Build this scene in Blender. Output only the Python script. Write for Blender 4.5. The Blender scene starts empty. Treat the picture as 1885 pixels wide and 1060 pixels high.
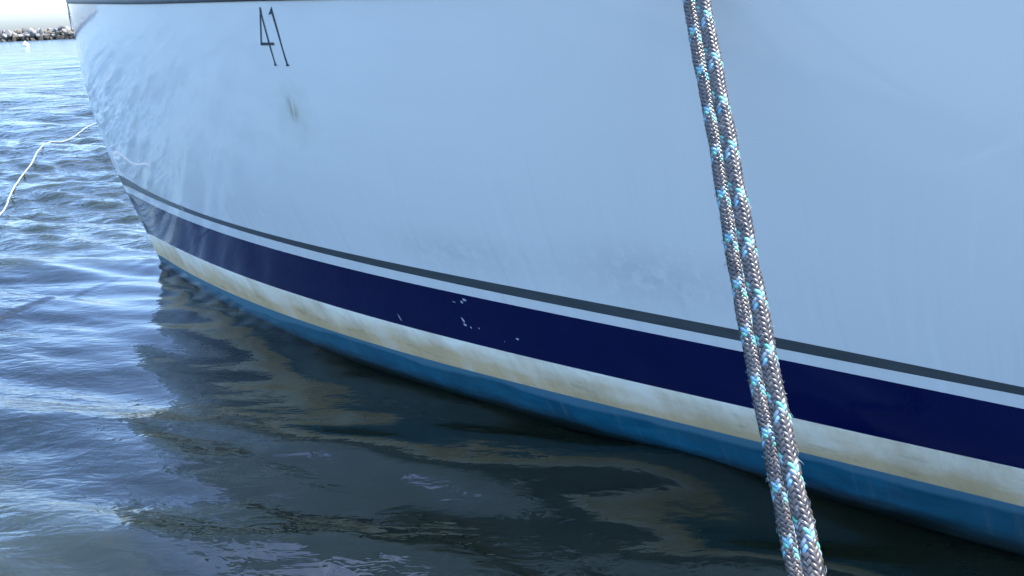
import bpy, bmesh, math, random
import numpy as np
from mathutils import Vector, Matrix

random.seed(7)
RNG = np.random.default_rng(11)
scene = bpy.context.scene
COL = scene.collection

# ------------------------------------------------------------------ camera
CAM_H = 1.25
PITCH = math.radians(20.493)
ROLL = math.radians(2.5)
cam_data = bpy.data.cameras.new("camera")
cam_data.sensor_width = 36.0
cam_data.lens = 36.0 * 1361.0 / 1885.0
cam_data.clip_start = 0.05
cam_data.clip_end = 5000.0
cam = bpy.data.objects.new("camera", cam_data)
COL.objects.link(cam)
_F = Vector((0, math.cos(PITCH), -math.sin(PITCH)))
_R0 = Vector((1, 0, 0))
_U0 = _R0.cross(_F)
_R = _R0 * math.cos(ROLL) - _U0 * math.sin(ROLL)
_U = _R0 * math.sin(ROLL) + _U0 * math.cos(ROLL)
_m = Matrix((_R, _U, -_F)).transposed().to_4x4()
_m.translation = Vector((0, 0, CAM_H))
cam.matrix_world = _m
scene.camera = cam

# ------------------------------------------------------------------ light
SUN_ELEV = math.radians(56.0)
SUN_DIR = Vector((0.88, 0.40, 0)).normalized() * math.cos(SUN_ELEV)   # towards the sun
SUN_DIR.z = math.sin(SUN_ELEV)
world = bpy.data.worlds.new("World")
scene.world = world
world.use_nodes = True
wn = world.node_tree
wn.nodes.clear()
w_out = wn.nodes.new("ShaderNodeOutputWorld")
w_bg = wn.nodes.new("ShaderNodeBackground")
w_sky = wn.nodes.new("ShaderNodeTexSky")
w_sky.sky_type = 'NISHITA'
w_sky.sun_disc = False
w_sky.sun_elevation = SUN_ELEV
w_sky.sun_rotation = math.atan2(SUN_DIR.x, SUN_DIR.y)
w_sky.altitude = 0.0
w_sky.air_density = 1.0
w_sky.dust_density = 2.6
w_sky.ozone_density = 8.5
w_bg.inputs["Strength"].default_value = 0.15
wn.links.new(w_sky.outputs[0], w_bg.inputs["Color"])
wn.links.new(w_bg.outputs[0], w_out.inputs["Surface"])

sun_data = bpy.data.lights.new("sun", 'SUN')
sun_data.energy = 2.0
sun_data.angle = math.radians(0.53)
sun_data.color = (1.0, 0.95, 0.87)
sun = bpy.data.objects.new("sun", sun_data)
COL.objects.link(sun)
sun.rotation_euler = SUN_DIR.to_track_quat('Z', 'Y').to_euler()

scene.view_settings.view_transform = 'Standard'
scene.view_settings.look = 'None'
scene.view_settings.exposure = 2.58
scene.view_settings.gamma = 1.0
scene.view_settings.use_curve_mapping = False
scene.render.engine = 'CYCLES'
scene.cycles.use_denoising = True
scene.cycles.max_bounces = 8
scene.cycles.caustics_reflective = False
scene.cycles.caustics_refractive = False

# ------------------------------------------------------------------ material helpers
class NT:
    def __init__(self, name):
        self.mat = bpy.data.materials.new(name)
        self.mat.use_nodes = True
        self.t = self.mat.node_tree
        self.b = self.t.nodes["Principled BSDF"]
    def n(self, kind, **kw):
        nd = self.t.nodes.new(kind)
        for k, v in kw.items():
            if k in nd.inputs.keys():
                nd.inputs[k].default_value = v
            else:
                setattr(nd, k, v)
        return nd
    def l(self, a, b):
        self.t.links.new(a, b)
    def val(self, x, socket):
        if hasattr(x, "node"):
            self.l(x, socket)
        else:
            socket.default_value = x
    def math(self, op, a, b=0.0, c=None, clamp=False):
        nd = self.t.nodes.new("ShaderNodeMath")
        nd.operation = op
        nd.use_clamp = clamp
        self.val(a, nd.inputs[0]); self.val(b, nd.inputs[1])
        if c is not None:
            self.val(c, nd.inputs[2])
        return nd.outputs[0]
    def mix(self, f, a, b):
        nd = self.t.nodes.new("ShaderNodeMix")
        nd.data_type = 'RGBA'
        self.val(f, nd.inputs[0])
        for i, x in ((6, a), (7, b)):
            if hasattr(x, "node"):
                self.l(x, nd.inputs[i])
            else:
                nd.inputs[i].default_value = (*x, 1.0) if len(x) == 3 else x
        return nd.outputs[2]
    def ramp(self, f, stops):
        nd = self.t.nodes.new("ShaderNodeValToRGB")
        el = nd.color_ramp.elements
        while len(el) < len(stops):
            el.new(0.5)
        for e, (p, c) in zip(el, stops):
            e.position = p
            e.color = (c, c, c, 1) if not hasattr(c, "__len__") else (*c, 1)
        self.l(f, nd.inputs[0])
        return nd.outputs[0]
    def uv(self):
        return self.n("ShaderNodeTexCoord").outputs["UV"]
    def obj(self):
        return self.n("ShaderNodeTexCoord").outputs["Object"]
    def map(self, vec, scale=(1, 1, 1), loc=(0, 0, 0), rot=(0, 0, 0)):
        nd = self.n("ShaderNodeMapping")
        nd.inputs["Scale"].default_value = scale
        nd.inputs["Location"].default_value = loc
        nd.inputs["Rotation"].default_value = rot
        self.l(vec, nd.inputs["Vector"])
        return nd.outputs[0]
    def noise(self, vec, scale, detail=3.0, rough=0.5, dist=0.0):
        nd = self.n("ShaderNodeTexNoise")
        nd.inputs["Scale"].default_value = scale
        nd.inputs["Detail"].default_value = detail
        nd.inputs["Roughness"].default_value = rough
        nd.inputs["Distortion"].default_value = dist
        self.l(vec, nd.inputs["Vector"])
        return nd.outputs["Fac"]
    def bump(self, h, strength, distance):
        nd = self.n("ShaderNodeBump")
        nd.inputs["Strength"].default_value = strength
        nd.inputs["Distance"].default_value = distance
        self.l(h, nd.inputs["Height"])
        self.l(nd.outputs[0], self.b.inputs["Normal"])
        return nd
    def set(self, **kw):
        names = dict(col="Base Color", rough="Roughness", metal="Metallic", ior="IOR",
                     spec="Specular IOR Level", coat="Coat Weight", coatr="Coat Roughness")
        for k, v in kw.items():
            s = self.b.inputs[names[k]]
            if hasattr(v, "node"):
                self.l(v, s)
            else:
                s.default_value = (*v, 1.0) if hasattr(v, "__len__") else v
        return self

def spot(m, sep, u0, z0, ru, rz, vec=None, warp=None):
    """soft elliptical mask around (u0, z0) on the hull"""
    a = m.math('DIVIDE', m.math('SUBTRACT', sep.outputs[0], u0), ru)
    b = m.math('DIVIDE', m.math('SUBTRACT', sep.outputs[1], z0), rz)
    d = m.math('SQRT', m.math('ADD', m.math('MULTIPLY', a, a), m.math('MULTIPLY', b, b)))
    if warp is not None:
        d = m.math('ADD', d, m.math('MULTIPLY', m.math('SUBTRACT', warp, 0.5), 1.6))
    return m.math('SUBTRACT', 1.0, d, clamp=True)

# ------------------------------------------------------------------ object helpers
def tag(o, label=None, cat=None, group=None, kind=None):
    if label: o["label"] = label
    if cat: o["category"] = cat
    if group: o["group"] = group
    if kind: o["kind"] = kind
    return o

def empty(name, loc=(0, 0, 0)):
    o = bpy.data.objects.new(name, None)
    o.location = loc
    o.empty_display_size = 0.2
    COL.objects.link(o)
    return o

def link(name, me, mat=None, parent=None):
    if mat is not None and len(me.materials) == 0:
        me.materials.append(mat)
    o = bpy.data.objects.new(name, me)
    COL.objects.link(o)
    if parent is not None:
        o.parent = parent
        if parent.type == 'EMPTY' and parent.location.length > 0:
            o.matrix_parent_inverse = Matrix.Translation(-parent.location)
    return o

def pymesh(name, verts, faces, smooth=True):
    me = bpy.data.meshes.new(name)
    verts = np.asarray(verts, float)
    me.from_pydata(verts.tolist() if len(verts) < 60000 else verts, [], faces)
    if smooth:
        me.polygons.foreach_set("use_smooth", [True] * len(me.polygons))
    me.update()
    return me

def grid_mesh(name, P, uv=None, normals=None, flip=False, closed=False):
    """P: (nr, nc, 3) array -> quad grid mesh"""
    nr, nc = P.shape[:2]
    me = bpy.data.meshes.new(name)
    nv = nr * nc
    idx = np.arange(nv).reshape(nr, nc)
    if closed:
        a = idx[:-1]; b = np.roll(idx, -1, 1)[:-1]; c = np.roll(idx, -1, 1)[1:]; d = idx[1:]
    else:
        a = idx[:-1, :-1]; b = idx[:-1, 1:]; c = idx[1:, 1:]; d = idx[1:, :-1]
    q = np.stack([a, b, c, d], -1).reshape(-1, 4)
    if flip:
        q = q[:, ::-1]
    nf = len(q)
    me.vertices.add(nv)
    me.vertices.foreach_set("co", np.ascontiguousarray(P.reshape(-1, 3), dtype=np.float32).ravel())
    me.loops.add(nf * 4)
    me.loops.foreach_set("vertex_index", np.ascontiguousarray(q, dtype=np.int32).ravel())
    me.polygons.add(nf)
    me.polygons.foreach_set("loop_start", np.arange(0, nf * 4, 4, dtype=np.int32))
    me.update(calc_edges=True)
    me.polygons.foreach_set("use_smooth", np.ones(nf, dtype=bool))
    if uv is not None:
        lay = me.uv_layers.new(name="UVMap")
        lay.data.foreach_set("uv", np.ascontiguousarray(uv.reshape(-1, 2)[q.ravel()], dtype=np.float32).ravel())
    me.validate()
    if normals is not None:
        me.normals_split_custom_set_from_vertices(normals.reshape(-1, 3).tolist())
    return me

def frames(P):
    """parallel-transport frames along a polyline"""
    T = np.gradient(P, axis=0)
    T /= np.linalg.norm(T, axis=1)[:, None]
    A = np.zeros_like(P)
    a = np.cross(T[0], [0.3, 0.2, 1.0]); a /= np.linalg.norm(a)
    for i in range(len(P)):
        a = a - T[i] * (a @ T[i]); a /= np.linalg.norm(a)
        A[i] = a
    return T, A, np.cross(T, A)

def catmull(pts, n):
    pts = np.asarray(pts, float)
    d = np.r_[0, np.cumsum(np.linalg.norm(np.diff(pts, axis=0), axis=1))]
    x = np.linspace(0, d[-1], n)
    return np.stack([spline(d, pts[:, k])(x) for k in range(pts.shape[1])], 1)

def spline(kx, ky):
    kx = np.asarray(kx, float); ky = np.asarray(ky, float)
    n = len(kx); h = np.diff(kx)
    A = np.zeros((n, n)); r = np.zeros(n); A[0, 0] = A[-1, -1] = 1
    for i in range(1, n - 1):
        A[i, i-1] = h[i-1]; A[i, i] = 2 * (h[i-1] + h[i]); A[i, i+1] = h[i]
        r[i] = 6 * ((ky[i+1] - ky[i]) / h[i] - (ky[i] - ky[i-1]) / h[i-1])
    M = np.linalg.solve(A, r)
    def f(x):
        x = np.asarray(x, float)
        i = np.clip(np.searchsorted(kx, x) - 1, 0, n - 2)
        a = kx[i+1] - x; c = x - kx[i]; hh = h[i]
        return (M[i] * a**3 / (6*hh) + M[i+1] * c**3 / (6*hh)
                + (ky[i]/hh - M[i]*hh/6) * a + (ky[i+1]/hh - M[i+1]*hh/6) * c)
    return f

def tube(P, rad, sides=8, A=None, B=None, flat=1.0):
    """verts grid of a tube along P; rad scalar or per-point"""
    if A is None:
        _, A, B = frames(P)
    rad = np.broadcast_to(np.asarray(rad, float), (len(P),))
    th = np.linspace(0, 2*np.pi, sides, endpoint=False)
    return (P[:, None, :] + rad[:, None, None] * (np.cos(th)[None, :, None] * A[:, None, :]
            + flat * np.sin(th)[None, :, None] * B[:, None, :]))

# ------------------------------------------------------------------ hull surface (boat frame)
O = np.array([-1.96766, 3.99372, 0.0])             # stem at the waterline
D = np.array([0.9271839, -0.3746066, 0.0])         # aft along the centre line
N = np.array([-0.3746066, -0.9271839, 0.0])        # outboard to port
Zv = np.array([0, 0, 1.0])
W = spline([0, .3, .7, 1.2, 1.8, 2.5, 3.2, 4.0, 5.2, 6.5, 8., 9.5, 11.5],
           [0, .1768, .3832, .5965, .7938, .9612, 1.0911, 1.2474, 1.5, 1.69, 1.78, 1.74, 1.5])
S0 = lambda z: np.polyval([-0.1803, 0.5932, -0.3981, -0.2801, -0.0005], np.clip(z, -0.15, 1.5)) + np.where(z < -0.15, -(z + 0.15) * 0.5, 0)
FL = lambda u: 0.3 * u**2 / (u**2 + 2) * np.maximum(1 - .05 * np.maximum(u - 2, 0), .2)
def half(u, z):
    u = np.maximum(u, 0)
    b = W(u) + FL(u) * np.maximum(z, 0) + 0.35 * u * np.exp(-u / 0.45) * np.maximum(z - 0.5, 0) + 0.22 * u * np.exp(-u / 0.25) * np.maximum(z - 0.6, 0)**2 + np.minimum(z, 0) * (0.35 + 0.9 * u / (u + 1.5))
    b = np.maximum(b, 0)
    return np.sqrt(b * b + 2 * 0.012 * u * np.exp(-u / 0.06))
def surf(u, z, off=0.0, side=1.0):
    u = np.asarray(u, float); z = np.asarray(z, float)
    P = O + (S0(z) + u)[..., None] * D + side * half(u, z)[..., None] * N + z[..., None] * Zv
    if np.any(off):
        P = P + off * normal(u, z, side)
    return P
def normal(u, z, side=1.0):
    e = 1e-3
    u = np.asarray(u, float); z = np.asarray(z, float)
    uu = np.maximum(u, 2e-3)
    du = surf(uu + e, z, 0, side) - surf(uu - e, z, 0, side)
    dz = surf(uu, z + e, 0, side) - surf(uu, z - e, 0, side)
    n = np.cross(du, dz) * side
    n = n / np.linalg.norm(n, axis=-1)[..., None]
    # at the stem the two sides share one forward-looking normal
    k = np.clip(u / 0.004, 0, 1)[..., None]
    slope = (S0(z + e) - S0(z - e)) / (2 * e)
    fwd = -D + slope[..., None] * Zv
    fwd = fwd / np.linalg.norm(fwd, axis=-1)[..., None]
    n = n * k + fwd * (1 - k)
    return n / np.linalg.norm(n, axis=-1)[..., None]

def zc(coef):
    return lambda u: np.polyval(coef, np.minimum(u, 3.95))
Z_BT = zc([0.00303, -0.02384, 0.07158, 0.04607 + .012])
Z_CT = zc([0.00591, -0.04469, 0.10809, 0.17601])
Z_NT = zc([0.00306, -0.02647, 0.06474, 0.40596])
Z_DB = zc([0.00464, -0.03648, 0.07855, 0.4447])
Z_DT = zc([0.00012, -0.0062, 0.02022, 0.50291])
Z_SH = spline([0, .33, .97, 1.41, 1.93, 2.7, 3.5, 5, 7, 9, 11.5], [1.384, 1.371, 1.346, 1.329, 1.315, 1.294, 1.280, 1.268, 1.27, 1.285, 1.31])
Z_LO = lambda u: -0.55 + 0 * u

U_END = 11.4
UG = np.r_[0, 0.0015, 0.004, 0.008, 0.014, 0.022, 0.034, 0.05, np.linspace(0.075, 4.6, 150), np.linspace(4.75, U_END, 46)]

# ------------------------------------------------------------------ materials
def mat_topsides():
    m = NT("gelcoat_white")
    uv = m.uv()
    sep = m.n("ShaderNodeSeparateXYZ"); m.l(uv, sep.inputs[0])
    big = m.noise(uv, 1.6, 4, 0.55)
    mott = m.noise(uv, 26, 5, 0.65)
    streak = m.noise(m.map(uv, (30, 1.4, 1)), 1.0, 4, 0.6)
    fine = m.noise(m.map(uv, (160, 10, 1)), 1.0, 2, 0.5)
    col = m.mix(m.math('MULTIPLY', big, 0.25), (0.635, 0.64, 0.60), (0.595, 0.605, 0.575))
    # chalky run-off streaks, stronger low on the side
    low = m.math('SUBTRACT', 1.0, m.math('DIVIDE', m.math('SUBTRACT', sep.outputs[1], 0.5), 0.5), clamp=True)
    sm = m.ramp(streak, [(0.56, 0.0), (0.72, 1.0)])
    col = m.mix(m.math('MULTIPLY', m.math('MULTIPLY', sm, low), 0.35), col, (0.72, 0.76, 0.76))
    sd = m.ramp(streak, [(0.30, 1.0), (0.44, 0.0)])
    col = m.mix(m.math('MULTIPLY', m.math('MULTIPLY', sd, low), 0.22), col, (0.40, 0.44, 0.45))
    # grey scuffed patches above the stripe
    for (u0, z0, ru, rz, s) in ((3.20, 0.62, 0.34, 0.13, 0.40), (2.62, 0.60, 0.40, 0.10, 0.30), (1.75, 0.62, 0.5, 0.10, 0.12)):
        k = spot(m, sep, u0, z0, ru, rz, warp=mott)
        k = m.math('MULTIPLY', k, m.ramp(mott, [(0.40, 0.15), (0.62, 1.0)]))
        col = m.mix(m.math('MULTIPLY', k, s * 1.6, clamp=True), col, (0.36, 0.38, 0.37))
    # brown scrape under the number
    scr = m.noise(m.map(uv, (90, 14, 1)), 1.0, 3, 0.6)
    k = spot(m, sep, 2.146, 1.004, 0.030, 0.05, warp=scr)
    k = m.math('MULTIPLY', m.math('MULTIPLY', k, 2.2, clamp=True), m.ramp(scr, [(0.42, 0.1), (0.58, 1.0)]))
    col = m.mix(m.math('MULTIPLY', k, 0.8), col, (0.28, 0.24, 0.13))
    k = spot(m, sep, 2.15, 0.98, 0.11, 0.13, warp=mott)
    col = m.mix(m.math('MULTIPLY', k, 0.35), col, (0.40, 0.42, 0.34))
    spk = m.noise(uv, 60, 2, 0.4)
    col = m.mix(m.ramp(spk, [(0.80, 0.0), (0.83, 0.5)]), col, (0.35, 0.36, 0.36))
    m.set(col=col, rough=m.math('ADD', 0.03, m.math('MULTIPLY', m.ramp(mott, [(0.35, 0.0), (0.7, 1.0)]), 0.06)), ior=1.5, spec=0.5)
    h = m.math('ADD', m.math('MULTIPLY', m.noise(uv, 9, 2, 0.5), 0.8), m.math('MULTIPLY', fine, 0.05))
    m.bump(h, 0.06, 0.006)
    return m.mat

def mat_pinstripe():
    m = NT("stripe_charcoal")
    uv = m.uv()
    n = m.noise(m.map(uv, (6, 40, 1)), 1.0, 4, 0.6)
    m.set(col=m.mix(n, (0.035, 0.045, 0.048), (0.075, 0.085, 0.085)), rough=0.28, spec=0.4)
    return m.mat

def mat_navy():
    m = NT("stripe_navy")
    uv = m.uv()
    n = m.noise(uv, 5, 3, 0.6)
    m.set(col=m.mix(n, (0.001, 0.003, 0.034), (0.002, 0.006, 0.052)), rough=0.06, ior=1.5, spec=0.5)
    m.bump(m.noise(uv, 8, 2, 0.5), 0.12, 0.006)
    return m.mat

def mat_cream():
    m = NT("stained_white_band")
    uv = m.uv()
    sep = m.n("ShaderNodeSeparateXYZ"); m.l(uv, sep.inputs[0])
    # v2: 0 at the lower edge of the band, 1 at its upper edge (second uv map)
    a = m.n("ShaderNodeUVMap"); a.uv_map = "Band"
    sb = m.n("ShaderNodeSeparateXYZ"); m.l(a.outputs[0], sb.inputs[0])
    v = sb.outputs[1]
    n1 = m.noise(m.map(uv, (3, 9, 1)), 1.0, 5, 0.6)
    st = m.noise(m.map(uv, (5.5, 2.6, 1), rot=(0, 0, 0.35)), 1.0, 8, 0.72)
    blot = m.noise(m.map(uv, (9, 26, 1)), 1.0, 6, 0.68)
    lowm = m.ramp(m.math('ADD', v, m.math('MULTIPLY', m.math('SUBTRACT', n1, 0.5), 1.5)), [(0.30, 1.0), (1.02, 0.0)])
    col = m.mix(lowm, (0.93, 0.86, 0.68), (0.68, 0.48, 0.25))
    col = m.mix(m.math('MULTIPLY', m.ramp(st, [(0.45, 0.0), (0.68, 1.0)]), 0.5), col, (0.36, 0.24, 0.11))
    col = m.mix(m.math('MULTIPLY', m.ramp(st, [(0.28, 1.0), (0.46, 0.0)]), 0.5), col, (0.74, 0.74, 0.66))
    crack = m.math('MULTIPLY', m.ramp(blot, [(0.57, 0.0), (0.66, 1.0)]), lowm)
    col = m.mix(m.math('MULTIPLY', crack, 0.40), col, (0.22, 0.15, 0.07))
    m.set(col=col, rough=0.42, spec=0.35)
    m.bump(blot, 0.15, 0.004)
    return m.mat

def mat_bottom():
    m = NT("antifouling_blue")
    uv = m.uv()
    a = m.n("ShaderNodeUVMap"); a.uv_map = "Band"
    sb = m.n("ShaderNodeSeparateXYZ"); m.l(a.outputs[0], sb.inputs[0])
    sep = m.n("ShaderNodeSeparateXYZ"); m.l(uv, sep.inputs[0])
    d = sb.outputs[1]                              # metres below the upper edge
    wob = m.noise(m.map(uv, (1.3, 0.6, 1)), 1.0, 5, 0.5)
    n = m.noise(m.map(uv, (8, 22, 1)), 1.0, 5, 0.65)
    # faded dry band along the top, of uneven depth
    dry = m.ramp(m.math('SUBTRACT', m.math('ADD', d, m.math('MULTIPLY', n, 0.012)), m.math('MULTIPLY', m.math('SUBTRACT', wob, 0.32), 0.15)), [(0.0, 1.0), (0.012, 0.0)])
    big = m.noise(m.map(uv, (2.2, 5, 1)), 1.0, 5, 0.6)
    col = m.mix(m.ramp(n, [(0.3, 0.0), (0.7, 1.0)]), (0.003, 0.062, 0.105), (0.013, 0.125, 0.180))
    col = m.mix(m.math('MULTIPLY', m.ramp(big, [(0.46, 0.0), (0.68, 1.0)]), 0.55), col, (0.020, 0.085, 0.095))
    # green slime where the bow keeps wetting the paint
    bow = m.math('SUBTRACT', 1.0, m.math('DIVIDE', sep.outputs[0], 2.3), clamp=True)
    col = m.mix(m.math('MULTIPLY', bow, 0.75), col, (0.045, 0.115, 0.115))
    drip = m.noise(m.map(uv, (34, 2.5, 1)), 1.0, 4, 0.6)
    col = m.mix(m.math('MULTIPLY', m.ramp(drip, [(0.55, 0.0), (0.72, 1.0)]), 0.35), col, (0.10, 0.15, 0.14))
    col = m.mix(m.math('MULTIPLY', dry, 0.65), col, (0.09, 0.20, 0.24))
    # weed and slime line at the water
    slime = m.ramp(m.math('ADD', sep.outputs[1], m.math('MULTIPLY', m.math('SUBTRACT', n, 0.5), 0.05)), [(0.012, 1.0), (0.060, 0.0)])
    col = m.mix(m.math('MULTIPLY', slime, 0.93), col, (0.012, 0.018, 0.012))
    m.set(col=col, rough=m.math('ADD', 0.25, m.math('MULTIPLY', dry, 0.35)), spec=0.4)
    m.bump(n, 0.25, 0.004)
    return m.mat

def plain(name, col, rough=0.5, metal=0.0, spec=0.5, var=0.12, scale=20.0):
    m = NT(name)
    n = m.noise(m.obj(), scale, 4, 0.6)
    lo = tuple(c * (1 - var) for c in col); hi = tuple(min(1, c * (1 + var)) for c in col)
    m.set(col=m.mix(n, lo, hi), rough=rough, metal=metal, spec=spec)
    return m.mat

def mat_water():
    m = NT("harbour_water")
    g = m.n("ShaderNodeNewGeometry").outputs["Position"]
    depth = m.noise(g, 0.35, 3, 0.5)
    m.set(col=m.mix(depth, (0.010, 0.015, 0.007), (0.017, 0.022, 0.010)), rough=0.02, ior=1.64, spec=0.5)
    m.b.inputs['Subsurface Weight'].default_value = 1.0
    m.b.inputs['Subsurface Radius'].default_value = (0.8, 1.0, 0.8)
    m.b.inputs['Subsurface Scale'].default_value = 1.0
    r1 = m.noise(m.map(g, (1.0, 2.3, 1.0), rot=(0, 0, 0.22)), 9.0, 3, 0.55, 0.4)
    r2 = m.noise(m.map(g, (1.0, 2.0, 1.0), rot=(0, 0, -0.15)), 2.2, 4, 0.6, 0.3)
    at = m.n("ShaderNodeAttribute"); at.attribute_name = "rough"     # how open the water is
    h = m.math('ADD', m.math('MULTIPLY', r1, 0.030), m.math('MULTIPLY', r2, m.math('MULTIPLY', at.outputs["Fac"], 0.05)))
    af = m.n("ShaderNodeAttribute"); af.attribute_name = "unresolved"   # share of wave slope too fine for the mesh
    h = m.math('ADD', h, m.math('MULTIPLY', m.noise(m.map(g, (0.45, 1.0, 1.0), rot=(0, 0, 0.2)), 1.1, 5, 0.62), m.math('MULTIPLY', af.outputs["Fac"], 0.9)))
    bp = m.bump(h, 1.0, 1.0)
    m.l(m.math('ADD', 0.085, m.math('MULTIPLY', at.outputs["Fac"], 0.55)), bp.inputs["Strength"])
    m.set(rough=m.math('ADD', 0.02, m.math('MULTIPLY', af.outputs["Fac"], 0.10)))
    return m.mat

M_TOP = mat_topsides(); M_PIN = mat_pinstripe(); M_NAVY = mat_navy(); M_CREAM = mat_cream(); M_BOT = mat_bottom()
M_RAIL = plain("toe_rail_dark", (0.045, 0.06, 0.075), 0.35)
M_DECK = plain("deck_nonskid", (0.62, 0.63, 0.60), 0.7)
M_STEEL = plain("polished_steel", (0.72, 0.74, 0.76), 0.12, metal=1.0, var=0.05)
M_INK = plain("number_paint", (0.012, 0.022, 0.035), 0.3)
M_CHIP = plain("chipped_paint", (0.34, 0.37, 0.39), 0.7)
M_WATER = mat_water()

# ------------------------------------------------------------------ water
NW = 110
_lam = np.exp(RNG.uniform(np.log(0.09), np.log(1.6), NW))
_dir = np.radians(90 - 14) + RNG.normal(0, 0.31, NW)
_ph = RNG.uniform(0, 2*np.pi, NW)
_slope = 0.36 * np.sqrt(2.0 / NW) * np.where(_lam < 0.15, 0.8, 1.0) * np.where(_lam > 0.8, 0.6, 1.0)
NL = 34                                            # longer chop of the open harbour
_lam = np.r_[_lam, np.exp(RNG.uniform(np.log(1.4), np.log(6.0), NL))]
_dir = np.r_[_dir, np.radians(90 - 10) + RNG.normal(0, 0.35, NL)]
_ph = np.r_[_ph, RNG.uniform(0, 2*np.pi, NL)]
_slope = np.r_[_slope, np.full(NL, 0.10 * np.sqrt(2.0 / NL))]
NW += NL
_k = 2*np.pi/_lam
_amp = _slope / _k

def openness(X, Y):
    s = (X - O[0]) * D[0] + (Y - O[1]) * D[1]
    b = (X - O[0]) * N[0] + (Y - O[1]) * N[1]
    db = b - W(np.clip(s, 0, 11.0))
    d = np.where(s > 0, db * 0.85, np.sqrt(s*s + np.maximum(b, 0)**2))
    d = np.where(b < -0.2, 3.0, d)
    t = np.clip((d - 0.10) / (1.5 + 0.4 * np.clip(s / 2.0, 0, 1)), 0, 1)
    return t*t*(3 - 2*t)

def wave_height(X, Y, spacing=None):
    H = np.zeros_like(X)
    op = openness(X, Y)
    for i in range(NW):
        a = _amp[i]
        w = a * np.cos(_k[i] * (X*np.cos(_dir[i]) + Y*np.sin(_dir[i])) + _ph[i])
        calm = 0.24 if _lam[i] < 0.17 else (0.60 if _lam[i] < 0.28 else (0.70 if _lam[i] < 1.6 else 0.2))
        if _lam[i] > 0.5:
            calm *= 0.62
        if abs(_dir[i] - math.radians(80)) > 0.33:
            calm *= 0.4                                # crests in the lee run along the pontoon
        g = calm + (1 - calm) * op
        if spacing is not None:
            g = g * np.clip((_lam[i] / spacing - 3.0) / 3.0, 0, 1)
        H += w * g
    # ripples thrown back by the stem
    s = (X - O[0]) * D[0] + (Y - O[1]) * D[1]
    db = (X - O[0]) * N[0] + (Y - O[1]) * N[1] - W(np.clip(s, 0, 11.0))
    near = np.exp(-(np.clip(db, -1, 9) / 0.16)**2) * np.clip((s + 0.3) / 0.3, 0, 1) * np.clip((1.9 - s) / 1.2, 0, 1)
    if spacing is not None:
        near = near * np.clip((0.2 / spacing - 3.0) / 3.0, 0, 1)
    H += 0.22 * near * (0.011 * np.cos(31*X + 19*Y + 1.5*np.sin(9*X)) + 0.008 * np.cos(47*X - 12*Y + 2*np.sin(7*Y)))
    return H

def graded(lo, hi, n0, far_lo, far_hi, grow=1.07):
    core = np.linspace(lo, hi, n0)
    st = core[1] - core[0]
    up, x, s = [], hi, st
    while x < far_hi:
        s *= grow; x += s; up.append(x)
    dn, x, s = [], lo, st
    while x > far_lo:
        s *= grow; x -= s; dn.append(x)
    return np.array(dn[::-1] + list(core) + up)

gx = graded(-6.5, 1.6, 450, -900, 900, 1.025)
gy = graded(0.9, 9.0, 450, -60, 1600, 1.025)
GX, GY = np.meshgrid(gx, gy)
SP = np.maximum(np.gradient(gx)[None, :], np.gradient(gy)[:, None]) * np.ones_like(GX)
WH = wave_height(GX, GY, SP)
WP = np.stack([GX, GY, WH], -1)
wm = grid_mesh("water", WP)
att = wm.attributes.new("rough", 'FLOAT', 'POINT')
att.data.foreach_set("value", openness(GX, GY).astype(np.float32).ravel())
_s2 = (_slope**2).sum()
unres = np.zeros_like(GX)
for i in range(NW):
    unres += _slope[i]**2 / _s2 * (1 - np.clip((_lam[i] / SP - 3.0) / 3.0, 0, 1)**2)
att = wm.attributes.new("unresolved", 'FLOAT', 'POINT')
att.data.foreach_set("value", unres.astype(np.float32).ravel())
water = link("water", wm, M_WATER)
tag(water, "dark olive harbour water with small wind ripples", kind="structure")

# ------------------------------------------------------------------ boat
boat = empty("sailing_yacht", tuple(O))
tag(boat, "white yacht bow with navy boot stripe and the number 41, moored in the water", "yacht")

def strip(name, zlo, zhi, rows, mat, parent=boat, band=None):
    parts = []
    for side in (1.0, -1.0):
        v = np.linspace(0, 1, rows + 1)
        ZZ = zlo(UG)[None, :] + (zhi(UG) - zlo(UG))[None, :] * v[:, None]
        UU = np.broadcast_to(UG[None, :], ZZ.shape)
        P = surf(UU, ZZ, 0, side)
        Nn = normal(UU, ZZ, side)
        parts.append((P, Nn, UU, ZZ, np.broadcast_to(v[:, None], ZZ.shape)))
    # one mesh: starboard reversed + port, joined along the stem
    P = np.concatenate([parts[1][0][:, :0:-1], parts[0][0]], 1)
    Nn = np.concatenate([parts[1][1][:, :0:-1], parts[0][1]], 1)
    UU = np.concatenate([parts[1][2][:, :0:-1] + 20, parts[0][2]], 1)
    ZZ = np.concatenate([parts[1][3][:, :0:-1], parts[0][3]], 1)
    V = np.concatenate([parts[1][4][:, :0:-1], parts[0][4]], 1)
    me = grid_mesh(name, P, uv=np.stack([UU, ZZ], -1), normals=Nn)
    if band:
        nc = P.shape[1]
        if band == "rel":
            B = V
        else:
            top = np.concatenate([zhi(UG)[:0:-1], zhi(UG)])[None, :]
            B = top - ZZ
        vi = np.empty(len(me.loops), dtype=np.int32); me.loops.foreach_get("vertex_index", vi)
        lay = me.uv_layers.new(name="Band")
        buv = np.stack([UU.ravel()[vi], B.ravel()[vi]], -1).astype(np.float32)
        lay.data.foreach_set("uv", buv.ravel())
    o = link(name, me, mat, parent)
    return o

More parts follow.
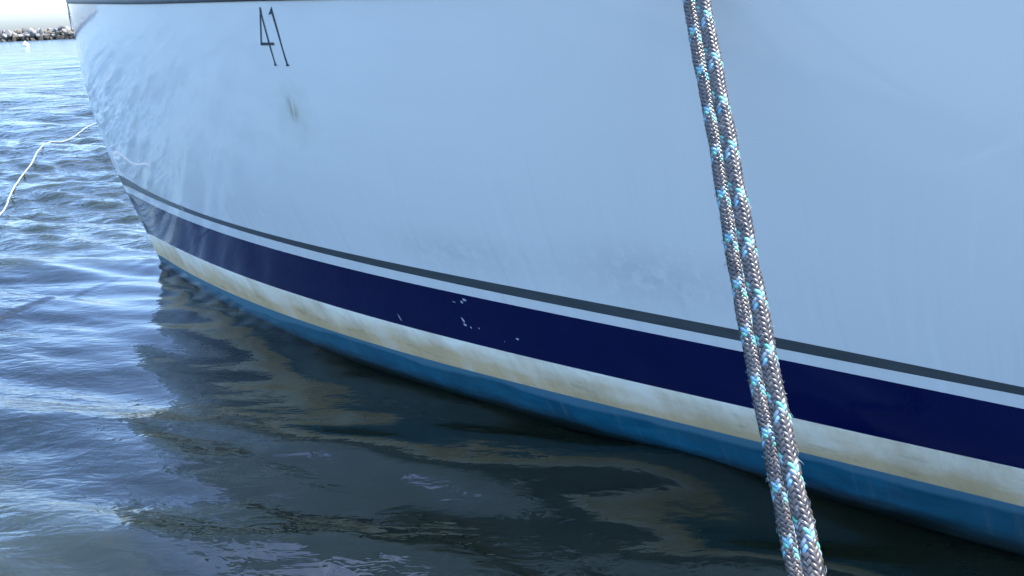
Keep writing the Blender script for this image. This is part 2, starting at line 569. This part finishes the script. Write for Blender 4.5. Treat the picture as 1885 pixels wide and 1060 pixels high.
hull = strip("hull", Z_DT, Z_SH, 26, M_TOP)
tag(hull, "glossy white topsides in shade")
tag(strip("pinstripe", Z_DB, Z_DT, 3, M_PIN), "thin charcoal stripe above the navy band")
strip("white_band", Z_NT, Z_DB, 3, M_TOP)
navy = strip("boot_stripe", Z_CT, Z_NT, 6, M_NAVY)
tag(navy, "wide glossy navy blue stripe")
tag(strip("stained_band", Z_BT, Z_CT, 5, M_CREAM, band="rel"), "cream band with brown waterline stains")
tag(strip("bottom_paint", Z_LO, Z_BT, 14, M_BOT, band="depth"), "blue bottom paint at the waterline")

# transom, deck, toe rail
zt = np.linspace(-0.55, float(Z_SH(U_END)), 12)
tp = np.stack([surf(np.full(12, U_END), zt, 0, s) for s in np.array([-1.0, 1.0])], 1)
link("transom", grid_mesh("transom", tp), M_TOP, boat)
vv = np.linspace(-1, 1, 13)
dk = []
for t in vv:
    zz = Z_SH(UG) - 0.012
    P = O + (S0(zz) + UG)[:, None] * D + (t * np.maximum(half(UG, zz) - 0.004, 0))[:, None] * N + (zz + 0.05 * (1 - t*t) * np.minimum(UG, 1))[:, None] * Zv
    dk.append(P)
link("deck", grid_mesh("deck", np.stack(dk, 1)), M_DECK, boat)

def rail(side):
    z = Z_SH(UG)
    prof = [(0.003, -0.004), (0.007, 0.004), (0.006, 0.040), (0.001, 0.046), (-0.018, 0.046), (-0.022, 0.040), (-0.022, -0.004)]
    outw = np.stack([N * side] * len(UG))
    rows = []
    base = surf(UG, z, 0, side)
    t = np.gradient(base, axis=0); t /= np.linalg.norm(t, axis=1)[:, None]
    outw = np.cross(t, np.broadcast_to(Zv, t.shape)) * side
    outw = outw / np.linalg.norm(outw, axis=1)[:, None]
    for a, b in prof:
        rows.append(base + outw * a + Zv * b)
    P = np.stack(rows, 1)
    return grid_mesh("toe_rail", P, closed=True, flip=side < 0)
for s in (1.0, -1.0):
    link("toe_rail", rail(s), M_RAIL, boat)

# polished plate wrapped round the top of the stem
zz = np.linspace(1.245, 1.392, 16)
umax = np.interp(zz, [1.245, 1.275, 1.30, 1.33, 1.36, 1.392], [0.003, 0.012, 0.028, 0.045, 0.040, 0.022])
fr = np.linspace(-1, 1, 41)
pl = []
for z, um in zip(zz, umax):
    row = []
    for f in fr:
        u = um * f * f
        row.append(surf(u, z, 0.006, 1.0 if f >= 0 else -1.0))
    pl.append(row)
plate = link("stem_plate", grid_mesh("stem_plate", np.array(pl)), M_STEEL, boat)
tag(plate, "polished metal plate wrapped around the top of the stem")
sol = plate.modifiers.new("thickness", 'SOLIDIFY'); sol.thickness = 0.003; sol.offset = 1.0

# number 41, painted on the topsides
def decal(name, polys, mat, parent, off=0.0012):
    vs, fs = [], []
    for i, poly in enumerate(polys):
        p = np.array(poly)
        q = surf(p[:, 0], p[:, 1], off + 0.0004 * i, 1.0)
        n0 = len(vs)
        vs += q.tolist()
        fs.append(list(range(n0, n0 + len(poly)))[::-1])
    me = pymesh(name, vs, fs, smooth=False)
    bm = bmesh.new(); bm.from_mesh(me)
    bmesh.ops.triangulate(bm, faces=bm.faces[:]); bmesh.ops.recalc_face_normals(bm, faces=bm.faces[:])
    bm.to_mesh(me); bm.free()
    return link(name, me, mat, parent)
four = [[[2.1056, 1.2904], [2.1123, 1.2902], [2.1117, 1.2681], [2.1186, 1.2031], [2.1236, 1.1454], [2.1261, 1.134], [2.1309, 1.1306], [2.1158, 1.1302], [2.1196, 1.1359], [2.1187, 1.1491], [2.1124, 1.1995], [2.1068, 1.263], [2.102, 1.2702]],
        [[2.1015, 1.2715], [2.1058, 1.2675], [2.0834, 1.1945], [2.0782, 1.1945]],
        [[2.0786, 1.1957], [2.1397, 1.1951], [2.1379, 1.1878], [2.0759, 1.1876]]]
one = [[[2.1606, 1.2906], [2.1616, 1.2823], [2.1681, 1.2312], [2.1737, 1.1733], [2.1793, 1.1372], [2.1862, 1.1297], [2.1688, 1.129], [2.1731, 1.1353], [2.1715, 1.1455], [2.1630, 1.2205], [2.1548, 1.2712], [2.1402, 1.269], [2.1516, 1.2809]]]
tag(decal("number_digit", four, M_INK, hull), "dark painted numeral 4")
tag(decal("number_digit", one, M_INK, hull), "dark painted numeral 1")

# paint chips on the stripes
def blob(u, z, ru, rz, n=9):
    return [[u + ru * math.cos(a) * random.uniform(.55, 1.1), z + rz * math.sin(a) * random.uniform(.55, 1.1)] for a in [2*math.pi*i/n for i in range(n)]]
for (u, z, ru, rz) in ((2.548, .4315, .010, .006), (2.533, .420, .006, .008), (2.496, .349, .005, .013), (2.494, .332, .008, .005), (2.512, .326, .004, .005),
                       (2.545, .330, .003, .003), (2.680, .322, .006, .005), (2.622, .300, .003, .002),
                       (2.50, .415, .008, .002), (2.198, .294, .003, .016)):
    decal("paint_chip", [blob(u, z, ru, rz)], M_CHIP, navy, 0.001)
decal("paint_chip", [[[0.985, .497], [1.012, .497], [1.006, .510], [1.004, .524], [0.998, .524], [0.995, .508]]], M_CHIP, hull, 0.001)

# deck cleat where the mooring lines come aboard
def cleat(name, c, axis, parent, mat, s=1.0):
    bm = bmesh.new()
    ax = Vector(axis).normalized(); up = Vector((0, 0, 1)); sd = up.cross(ax)
    n = 15
    P = np.array([list(Vector(c) + ax * (t * 0.13 * s) + up * (0.055 * s + 0.012 * s * t * t)) for t in np.linspace(-1, 1, n)])
    rad = 0.011 * s * (1.25 - 0.55 * np.abs(np.linspace(-1, 1, n)))
    me = grid_mesh(name, tube(P, rad, 10), closed=True)
    bm.from_mesh(me)
    for t in (-0.35, 0.35):
        b = Vector(c) + ax * (t * 0.13 * s)
        Q = np.array([list(b + up * (h * 0.06 * s)) for h in np.linspace(-0.05, 1, 6)])
        bm.from_mesh(grid_mesh("x", tube(Q, 0.012 * s * np.array([1.8, 1.25, 1, .95, 1, 1.1]), 10), closed=True))
    bm.to_mesh(me); bm.free()
    me.polygons.foreach_set("use_smooth", [True] * len(me.polygons))
    return link(name, me, mat, parent)
cleat("deck_cleat", (0.42, 1.80, 1.305), D, boat, M_STEEL)

# ------------------------------------------------------------------ mooring lines (16-plait braid)
def mat_yarn(name, c1, c2, rough=0.33, spec=0.7):
    m = NT(name)
    uv = m.uv()
    fib = m.noise(m.map(uv, (260, 14, 1)), 1.0, 3, 0.6)          # fibres run along the strand
    wear = m.noise(m.obj(), 55, 4, 0.65)
    col = m.mix(m.ramp(wear, [(0.3, 0.0), (0.7, 1.0)]), c1, c2)
    col = m.mix(m.math('MULTIPLY', m.ramp(fib, [(0.35, 1.0), (0.55, 0.0)]), 0.45), col, tuple(x * 0.35 for x in c1))
    m.set(col=col, rough=rough, spec=spec)
    m.bump(fib, 0.5, 0.0006)
    return m.mat
Y_GREY = mat_yarn("yarn_grey", (0.024, 0.018, 0.014), (0.13, 0.100, 0.078))
Y_GREYS = [Y_GREY, mat_yarn("yarn_brown_grey", (0.030, 0.023, 0.018), (0.15, 0.12, 0.095)), mat_yarn("yarn_dark", (0.014, 0.012, 0.012), (0.08, 0.07, 0.065))]
Y_BLUE = mat_yarn("yarn_light_blue", (0.09, 0.28, 0.38), (0.26, 0.46, 0.53), 0.5, 0.3)
Y_GREEN = mat_yarn("yarn_green", (0.04, 0.30, 0.20), (0.22, 0.55, 0.42), 0.5, 0.3)
Y_PALE = mat_yarn("yarn_pale", (0.13, 0.17, 0.18), (0.28, 0.34, 0.35), 0.45, 0.4)
M_CORE = plain("rope_core", (0.02, 0.018, 0.02), 0.9)

def braided_rope(name, pts, dia, label, phase, s_cols, z_cols, group=None, lead_k=3.2):
    pts = np.asarray(pts, float)
    root = empty(name, tuple(pts[-1]))
    tag(root, label, "rope", group)
    R = dia / 2
    lead = dia * lead_k
    L0 = np.linalg.norm(np.diff(pts, axis=0), axis=1).sum()
    n = int(L0 / lead * 72)
    P = catmull(pts, n)
    for ax in range(2):
        P[:, ax] += 0.0016 * np.sin(np.linspace(0, L0, n) * random.uniform(9, 16) + phase * (ax + 1)) + 0.0007 * np.sin(np.linspace(0, L0, n) * random.uniform(35, 60) + phase)
    ds = np.r_[0, np.cumsum(np.linalg.norm(np.diff(P, axis=0), axis=1))]
    T, A, B = frames(P)
    wob = 1 + 0.025 * np.sin(ds * 41 + phase) + 0.02 * np.sin(ds * 97 + 2 * phase)
    t = ds / lead
    NS = 10
    thk, wid = R * 0.145, R * 0.225
    amp = R * 0.095
    Rm = R - amp - thk
    link("core", grid_mesh("core", tube(P, (Rm - 0.3 * thk) * wob, 12, A, B), closed=True), M_CORE, root)
    sides = 7
    th = np.linspace(0, 2*np.pi, sides, endpoint=False)
    for dirn in (1, -1):
        for i in range(NS):
            j = (np.arange(n) * 0 + 1) * (0.05 * random.uniform(-1, 1))
            ang = 2*np.pi*(i/NS + dirn*t) + phase + j
            ph = 2*np.pi*(2*i + dirn*2*NS*t - 0.5)/4
            rad = (Rm + amp * dirn * np.cos(ph)) * wob
            rad = rad + R * 0.02 * np.sin(ds * random.uniform(150, 400) + random.uniform(0, 6))
            rdir = np.cos(ang)[:, None]*A + np.sin(ang)[:, None]*B
            Q = P + rad[:, None]*rdir
            tq = np.gradient(Q, axis=0); tq /= np.linalg.norm(tq, axis=1)[:, None]
            rn = rdir - tq * (rdir*tq).sum(1)[:, None]; rn /= np.linalg.norm(rn, axis=1)[:, None]
            sd = np.cross(tq, rn)
            G = Q[:, None, :] + wid*np.cos(th)[None, :, None]*sd[:, None, :] + thk*np.sin(th)[None, :, None]*rn[:, None, :]
            uvv = np.stack(np.broadcast_arrays((th/(2*np.pi))[None, :] * 0.06, ds[:, None] * 1.4 + i), -1)
            mat = (s_cols if dirn > 0 else z_cols).get(i, Y_GREYS[random.randrange(3)])
            link("strand", grid_mesh("strand", G, uv=uvv, closed=True), mat, root)
    # loose fibres worked out of the braid
    fv, ff = [], []
    for k in range(int(L0 * 420)):
        q = random.randrange(20, n - 20)
        a = random.uniform(0, 2*math.pi)
        rd = math.cos(a)*A[q] + math.sin(a)*B[q]
        ln = random.uniform(0.002, 0.008) * (2.0 if random.random() < 0.06 else 1)
        sdv = np.cross(rd, T[q]) * random.uniform(-1, 1) + T[q] * random.uniform(-1.2, 1.2)
        sdv /= np.linalg.norm(sdv)
        s = np.linspace(0, 1, 5)[:, None]
        F = P[q] + rd * (R * 0.9) + (rd * 0.75 * s + sdv * (s**1.5)) * ln + rd * (-0.35 * s**2.5) * ln
        g = tube(F, 0.00036 * np.array([1.2, 1, .9, .8, .4]), 4)
        base = len(fv)
        fv += g.reshape(-1, 3).tolist()
        for r in range(4):
            for c in range(4):
                ff.append((base + r*4 + c, base + r*4 + (c+1) % 4, base + (r+1)*4 + (c+1) % 4, base + (r+1)*4 + c))
    o = link("loose_fibres", pymesh("loose_fibres", fv, ff), Y_PALE, root)
    o["kind"] = "stuff"
    return root

rope_r = [(0.350, 1.80, 1.342), (0.349, 1.66, 1.372), (0.3488, 1.545, 1.405), (0.349, 1.44, 1.355), (0.3495, 1.3512, 1.2547), (0.3523, 1.2176, 1.0887), (0.3556, 1.0909, 0.9411),
          (0.3589, 0.9702, 0.8123), (0.3569, 0.8141, 0.6631), (0.3544, 0.7204, 0.5868), (0.350, 0.60, 0.50), (0.345, 0.47, 0.415), (0.34, 0.36, 0.385)]
def shift(pts, f):
    c = np.array([0, 0, CAM_H])
    return [tuple(c + (np.array(p) - c) * f) for p in pts]
rope_l_vis = shift([(0.3629, 1.5076, 1.2564), (0.3725, 1.3736, 1.0691), (0.3808, 1.2457, 0.8983), (0.3877, 1.1241, 0.7442), (0.3978, 0.9717, 0.5509)], 0.965)
rope_l = [(0.395, 1.80, 1.342), (0.385, 1.66, 1.365), (0.370, 1.548, 1.385), (0.356, 1.500, 1.330)] + rope_l_vis + [(0.392, 0.862, 0.478), (0.394, 0.74, 0.402), (0.392, 0.60, 0.365), (0.385, 0.46, 0.355)]
braided_rope("mooring_rope", rope_r, 0.0262, "thicker right-hand braided grey rope with blue and green flecks, nearest the camera",
             0.6, {0: Y_BLUE, 1: Y_PALE}, {3: Y_GREEN, 4: Y_PALE}, "braided mooring lines in front of the hull")
braided_rope("mooring_rope", rope_l, 0.0250, "thinner left-hand braided grey rope with pale blue flecks, close behind the other",
             2.3, {3: Y_BLUE, 4: Y_PALE}, {6: Y_BLUE, 7: Y_GREEN}, "braided mooring lines in front of the hull")

# ------------------------------------------------------------------ floating white line
M_WHITE_ROPE = plain("white_rope", (0.26, 0.27, 0.27), 0.6, var=0.3, scale=40)
fl_pts = np.array([(-3.45, 4.72), (-3.62, 5.07), (-3.833, 5.486), (-4.186, 6.203), (-4.475, 6.857), (-4.774, 7.584), (-5.025, 8.269), (-5.323, 9.082), (-5.626, 9.997), (-5.803, 10.766), (-5.78, 11.8), (-5.3, 13.0)])
fp = catmull(fl_pts, 900)
fd = np.r_[0, np.cumsum(np.linalg.norm(np.diff(fp, axis=0), axis=1))]
def smooth(a, k):
    return np.convolve(np.pad(a, k, mode='edge'), np.ones(2*k+1)/(2*k+1), 'valid')
_fw = wave_height(fp[:, 0], fp[:, 1], np.full(len(fp), 0.02))
fz = smooth(np.array([_fw[max(0, q-22):q+23].max() for q in range(len(_fw))]), 45) + 0.003 - 0.16 * np.clip(1 - fd / 0.45, 0, 1)**2
wx = smooth(RNG.normal(0, 1, len(fp)), 30) * 0.03
FP = np.stack([fp[:, 0] + wx, fp[:, 1] + smooth(RNG.normal(0, 1, len(fp)), 30) * 0.03, fz], 1)
T, A, B = frames(FP)
line_root = empty("floating_line", tuple(FP[300]))
tag(line_root, "thin white twisted line floating on the water left of the bow", "rope")
for i in range(3):
    a = 2*np.pi*(i/3 + fd/0.042)
    Q = FP + 0.0030*(np.cos(a)[:, None]*A + np.sin(a)[:, None]*B)
    link("strand", grid_mesh("strand", tube(Q, 0.0034, 7, A, B), closed=True), M_WHITE_ROPE, line_root)

# ------------------------------------------------------------------ breakwater of boulders
def mat_rock(name, c1, c2):
    m = NT(name)
    g = m.n("ShaderNodeNewGeometry").outputs["Position"]
    sep = m.n("ShaderNodeSeparateXYZ"); m.l(g, sep.inputs[0])
    n = m.noise(g, 1.3, 5, 0.65)
    col = m.mix(n, c1, c2)
    wet = m.ramp(m.math('ADD', sep.outputs[2], m.math('MULTIPLY', n, 0.5)), [(0.95, 1.0), (1.35, 0.0)])   # tide-stained foot
    col = m.mix(m.math('MULTIPLY', wet, 0.8), col, (0.028, 0.024, 0.015))
    m.set(col=col, rough=0.85, spec=0.3)
    m.bump(m.noise(g, 4, 5, 0.7), 0.6, 0.15)
    return m.mat
ROCKS = [mat_rock("rock_pale", (0.13, 0.125, 0.11), (0.25, 0.24, 0.215)), mat_rock("rock_grey", (0.07, 0.067, 0.06), (0.16, 0.15, 0.135)), mat_rock("rock_tan", (0.10, 0.08, 0.05), (0.20, 0.165, 0.115))]
rock_meshes = []
for k in range(9):
    bm = bmesh.new()
    bmesh.ops.create_icosphere(bm, subdivisions=2, radius=1.0)
    rr = random.Random(k)
    cuts = [(Vector((rr.gauss(0, 1), rr.gauss(0, 1), rr.gauss(0, 1))).normalized(), rr.uniform(0.45, 0.8)) for _ in range(9)]
    for v in bm.verts:
        for nrm, dd in cuts:
            e = v.co.dot(nrm) - dd
            if e > 0:
                v.co -= nrm * e * 0.92
        v.co.z *= 0.8
    me = bpy.data.meshes.new("rock")
    bm.to_mesh(me); bm.free()
    me.materials.append(ROCKS[k % 3])
    rock_meshes.append(me)
bw = empty("breakwater", (-75, 129.5, 0))
tag(bw, "low breakwater of pale boulders on the far side of the water", "breakwater")
def rock_spots(x0, x1, rr):
    out = []
    for row, (dy, z, sz) in enumerate(((-2.3, 0.05, 0.62), (-1.6, 0.55, 0.62), (-0.9, 1.0, 0.6), (-0.1, 1.38, 0.58), (1.0, 1.3, 0.6))):
        x = x0
        while x < x1:
            s = sz * rr.uniform(0.6, 1.25)
            out.append((x, 131.2 + dy + rr.uniform(-.3, .3), z + rr.uniform(-.22, .16), s, rr.randrange(9), (rr.uniform(0, 6.3), rr.uniform(0, 6.3), rr.uniform(0, 6.3)), rr.uniform(0.9, 1.5)))
            x += s * rr.uniform(1.1, 1.7)
    return out
rr = random.Random(5)
for (x, y, z, s, k, e, st) in rock_spots(-86, -66, rr):
    o = link("rock", rock_meshes[k], None, None)
    o.location = (x, y, z); o.scale = (s * st, s, s); o.rotation_euler = e
    o.parent = bw; o.matrix_parent_inverse = Matrix.Translation(-bw.location)
bm = bmesh.new()
for (x, y, z, s, k, e, st) in rock_spots(-150, -86, rr) + rock_spots(-66, 70, rr):
    tmp = rock_meshes[k]
    from mathutils import Euler
    M = Matrix.Translation((x, y, z)) @ Euler(e).to_matrix().to_4x4() @ Matrix.Diagonal((s*st, s, s, 1))
    n0 = len(bm.verts)
    bm.from_mesh(tmp)
    bm.verts.ensure_lookup_table()
    bmesh.ops.transform(bm, matrix=M, verts=bm.verts[n0:])
me = bpy.data.meshes.new("rock_mass"); bm.to_mesh(me); bm.free()
o = link("rock_mass", me, ROCKS[0], bw); o["kind"] = "stuff"
# rubble core
bm = bmesh.new()
cv = [bm.verts.new(p) for p in ((-150, 129.2, -1), (70, 129.2, -1), (70, 130.6, 1.0), (-150, 130.6, 1.0), (70, 133, 1.0), (-150, 133, 1.0), (70, 135, -1), (-150, 135, -1))]
for f in ((0, 1, 2, 3), (3, 2, 4, 5), (5, 4, 6, 7)):
    bm.faces.new([cv[i] for i in f])
me = bpy.data.meshes.new("rubble_core"); bm.to_mesh(me); bm.free()
link("rubble_core", me, ROCKS[1], bw)

# ------------------------------------------------------------------ mooring buoy
by = empty("mooring_buoy", (-46.6, 77.0, 0.0))
tag(by, "small white round mooring buoy floating before the breakwater", "buoy")
prof = [(0.0, -0.16), (0.16, -0.13), (0.25, -0.02), (0.275, 0.10), (0.25, 0.23), (0.17, 0.33), (0.07, 0.375), (0.05, 0.385), (0.045, 0.43), (0.0, 0.44)]
th = np.linspace(0, 2*np.pi, 24, endpoint=False)
G = np.array([[(-46.6 + r*math.cos(a), 77.0 + r*math.sin(a), z) for a in th] for r, z in prof])
link("float", grid_mesh("float", G, closed=True), plain("buoy_white", (0.8, 0.8, 0.78), 0.4), by)
rp = np.array([(-46.6 + 0.05*math.cos(a), 77.0, 0.47 + 0.05*math.sin(a)) for a in np.linspace(0, 2*np.pi, 20)])
link("lifting_ring", grid_mesh("lifting_ring", tube(rp, 0.012, 6), closed=True), M_STEEL, by)

# ------------------------------------------------------------------ pontoon under the camera (carries the lower rope ends)
M_PLANK = plain("weathered_plank", (0.075, 0.068, 0.06), 0.8, var=0.3, scale=8)
M_FLOAT = plain("pontoon_float", (0.10, 0.10, 0.10), 0.7)
bm = bmesh.new()
bmesh.ops.create_cube(bm, size=1.0, matrix=Matrix.Translation((0.0, -0.57, 0.10)) @ Matrix.Diagonal((8.0, 1.9, 0.38, 1)))
me = bpy.data.meshes.new("pontoon"); bm.to_mesh(me); bm.free()
pont = link("pontoon", me, M_FLOAT); pont["kind"] = "structure"
bm = bmesh.new()
bmesh.ops.create_cube(bm, size=1.0, matrix=Matrix.Diagonal((0.135, 2.0, 0.03, 1)))
bmesh.ops.bevel(bm, geom=bm.edges[:], offset=0.004, segments=1, affect='EDGES')
pm = bpy.data.meshes.new("plank"); bm.to_mesh(pm); bm.free()
for i in range(52):
    o = link("plank", pm, M_PLANK, pont)
    o.location = (-3.62 + 0.142 * i, -0.57, 0.307 + random.uniform(-.002, .002))
ck = cleat("dock_cleat", (0.365, 0.34, 0.325), (1, 0, 0), None, M_STEEL, 1.15)
tag(ck, "metal cleat on the pontoon holding the lower ends of the ropes", "cleat")
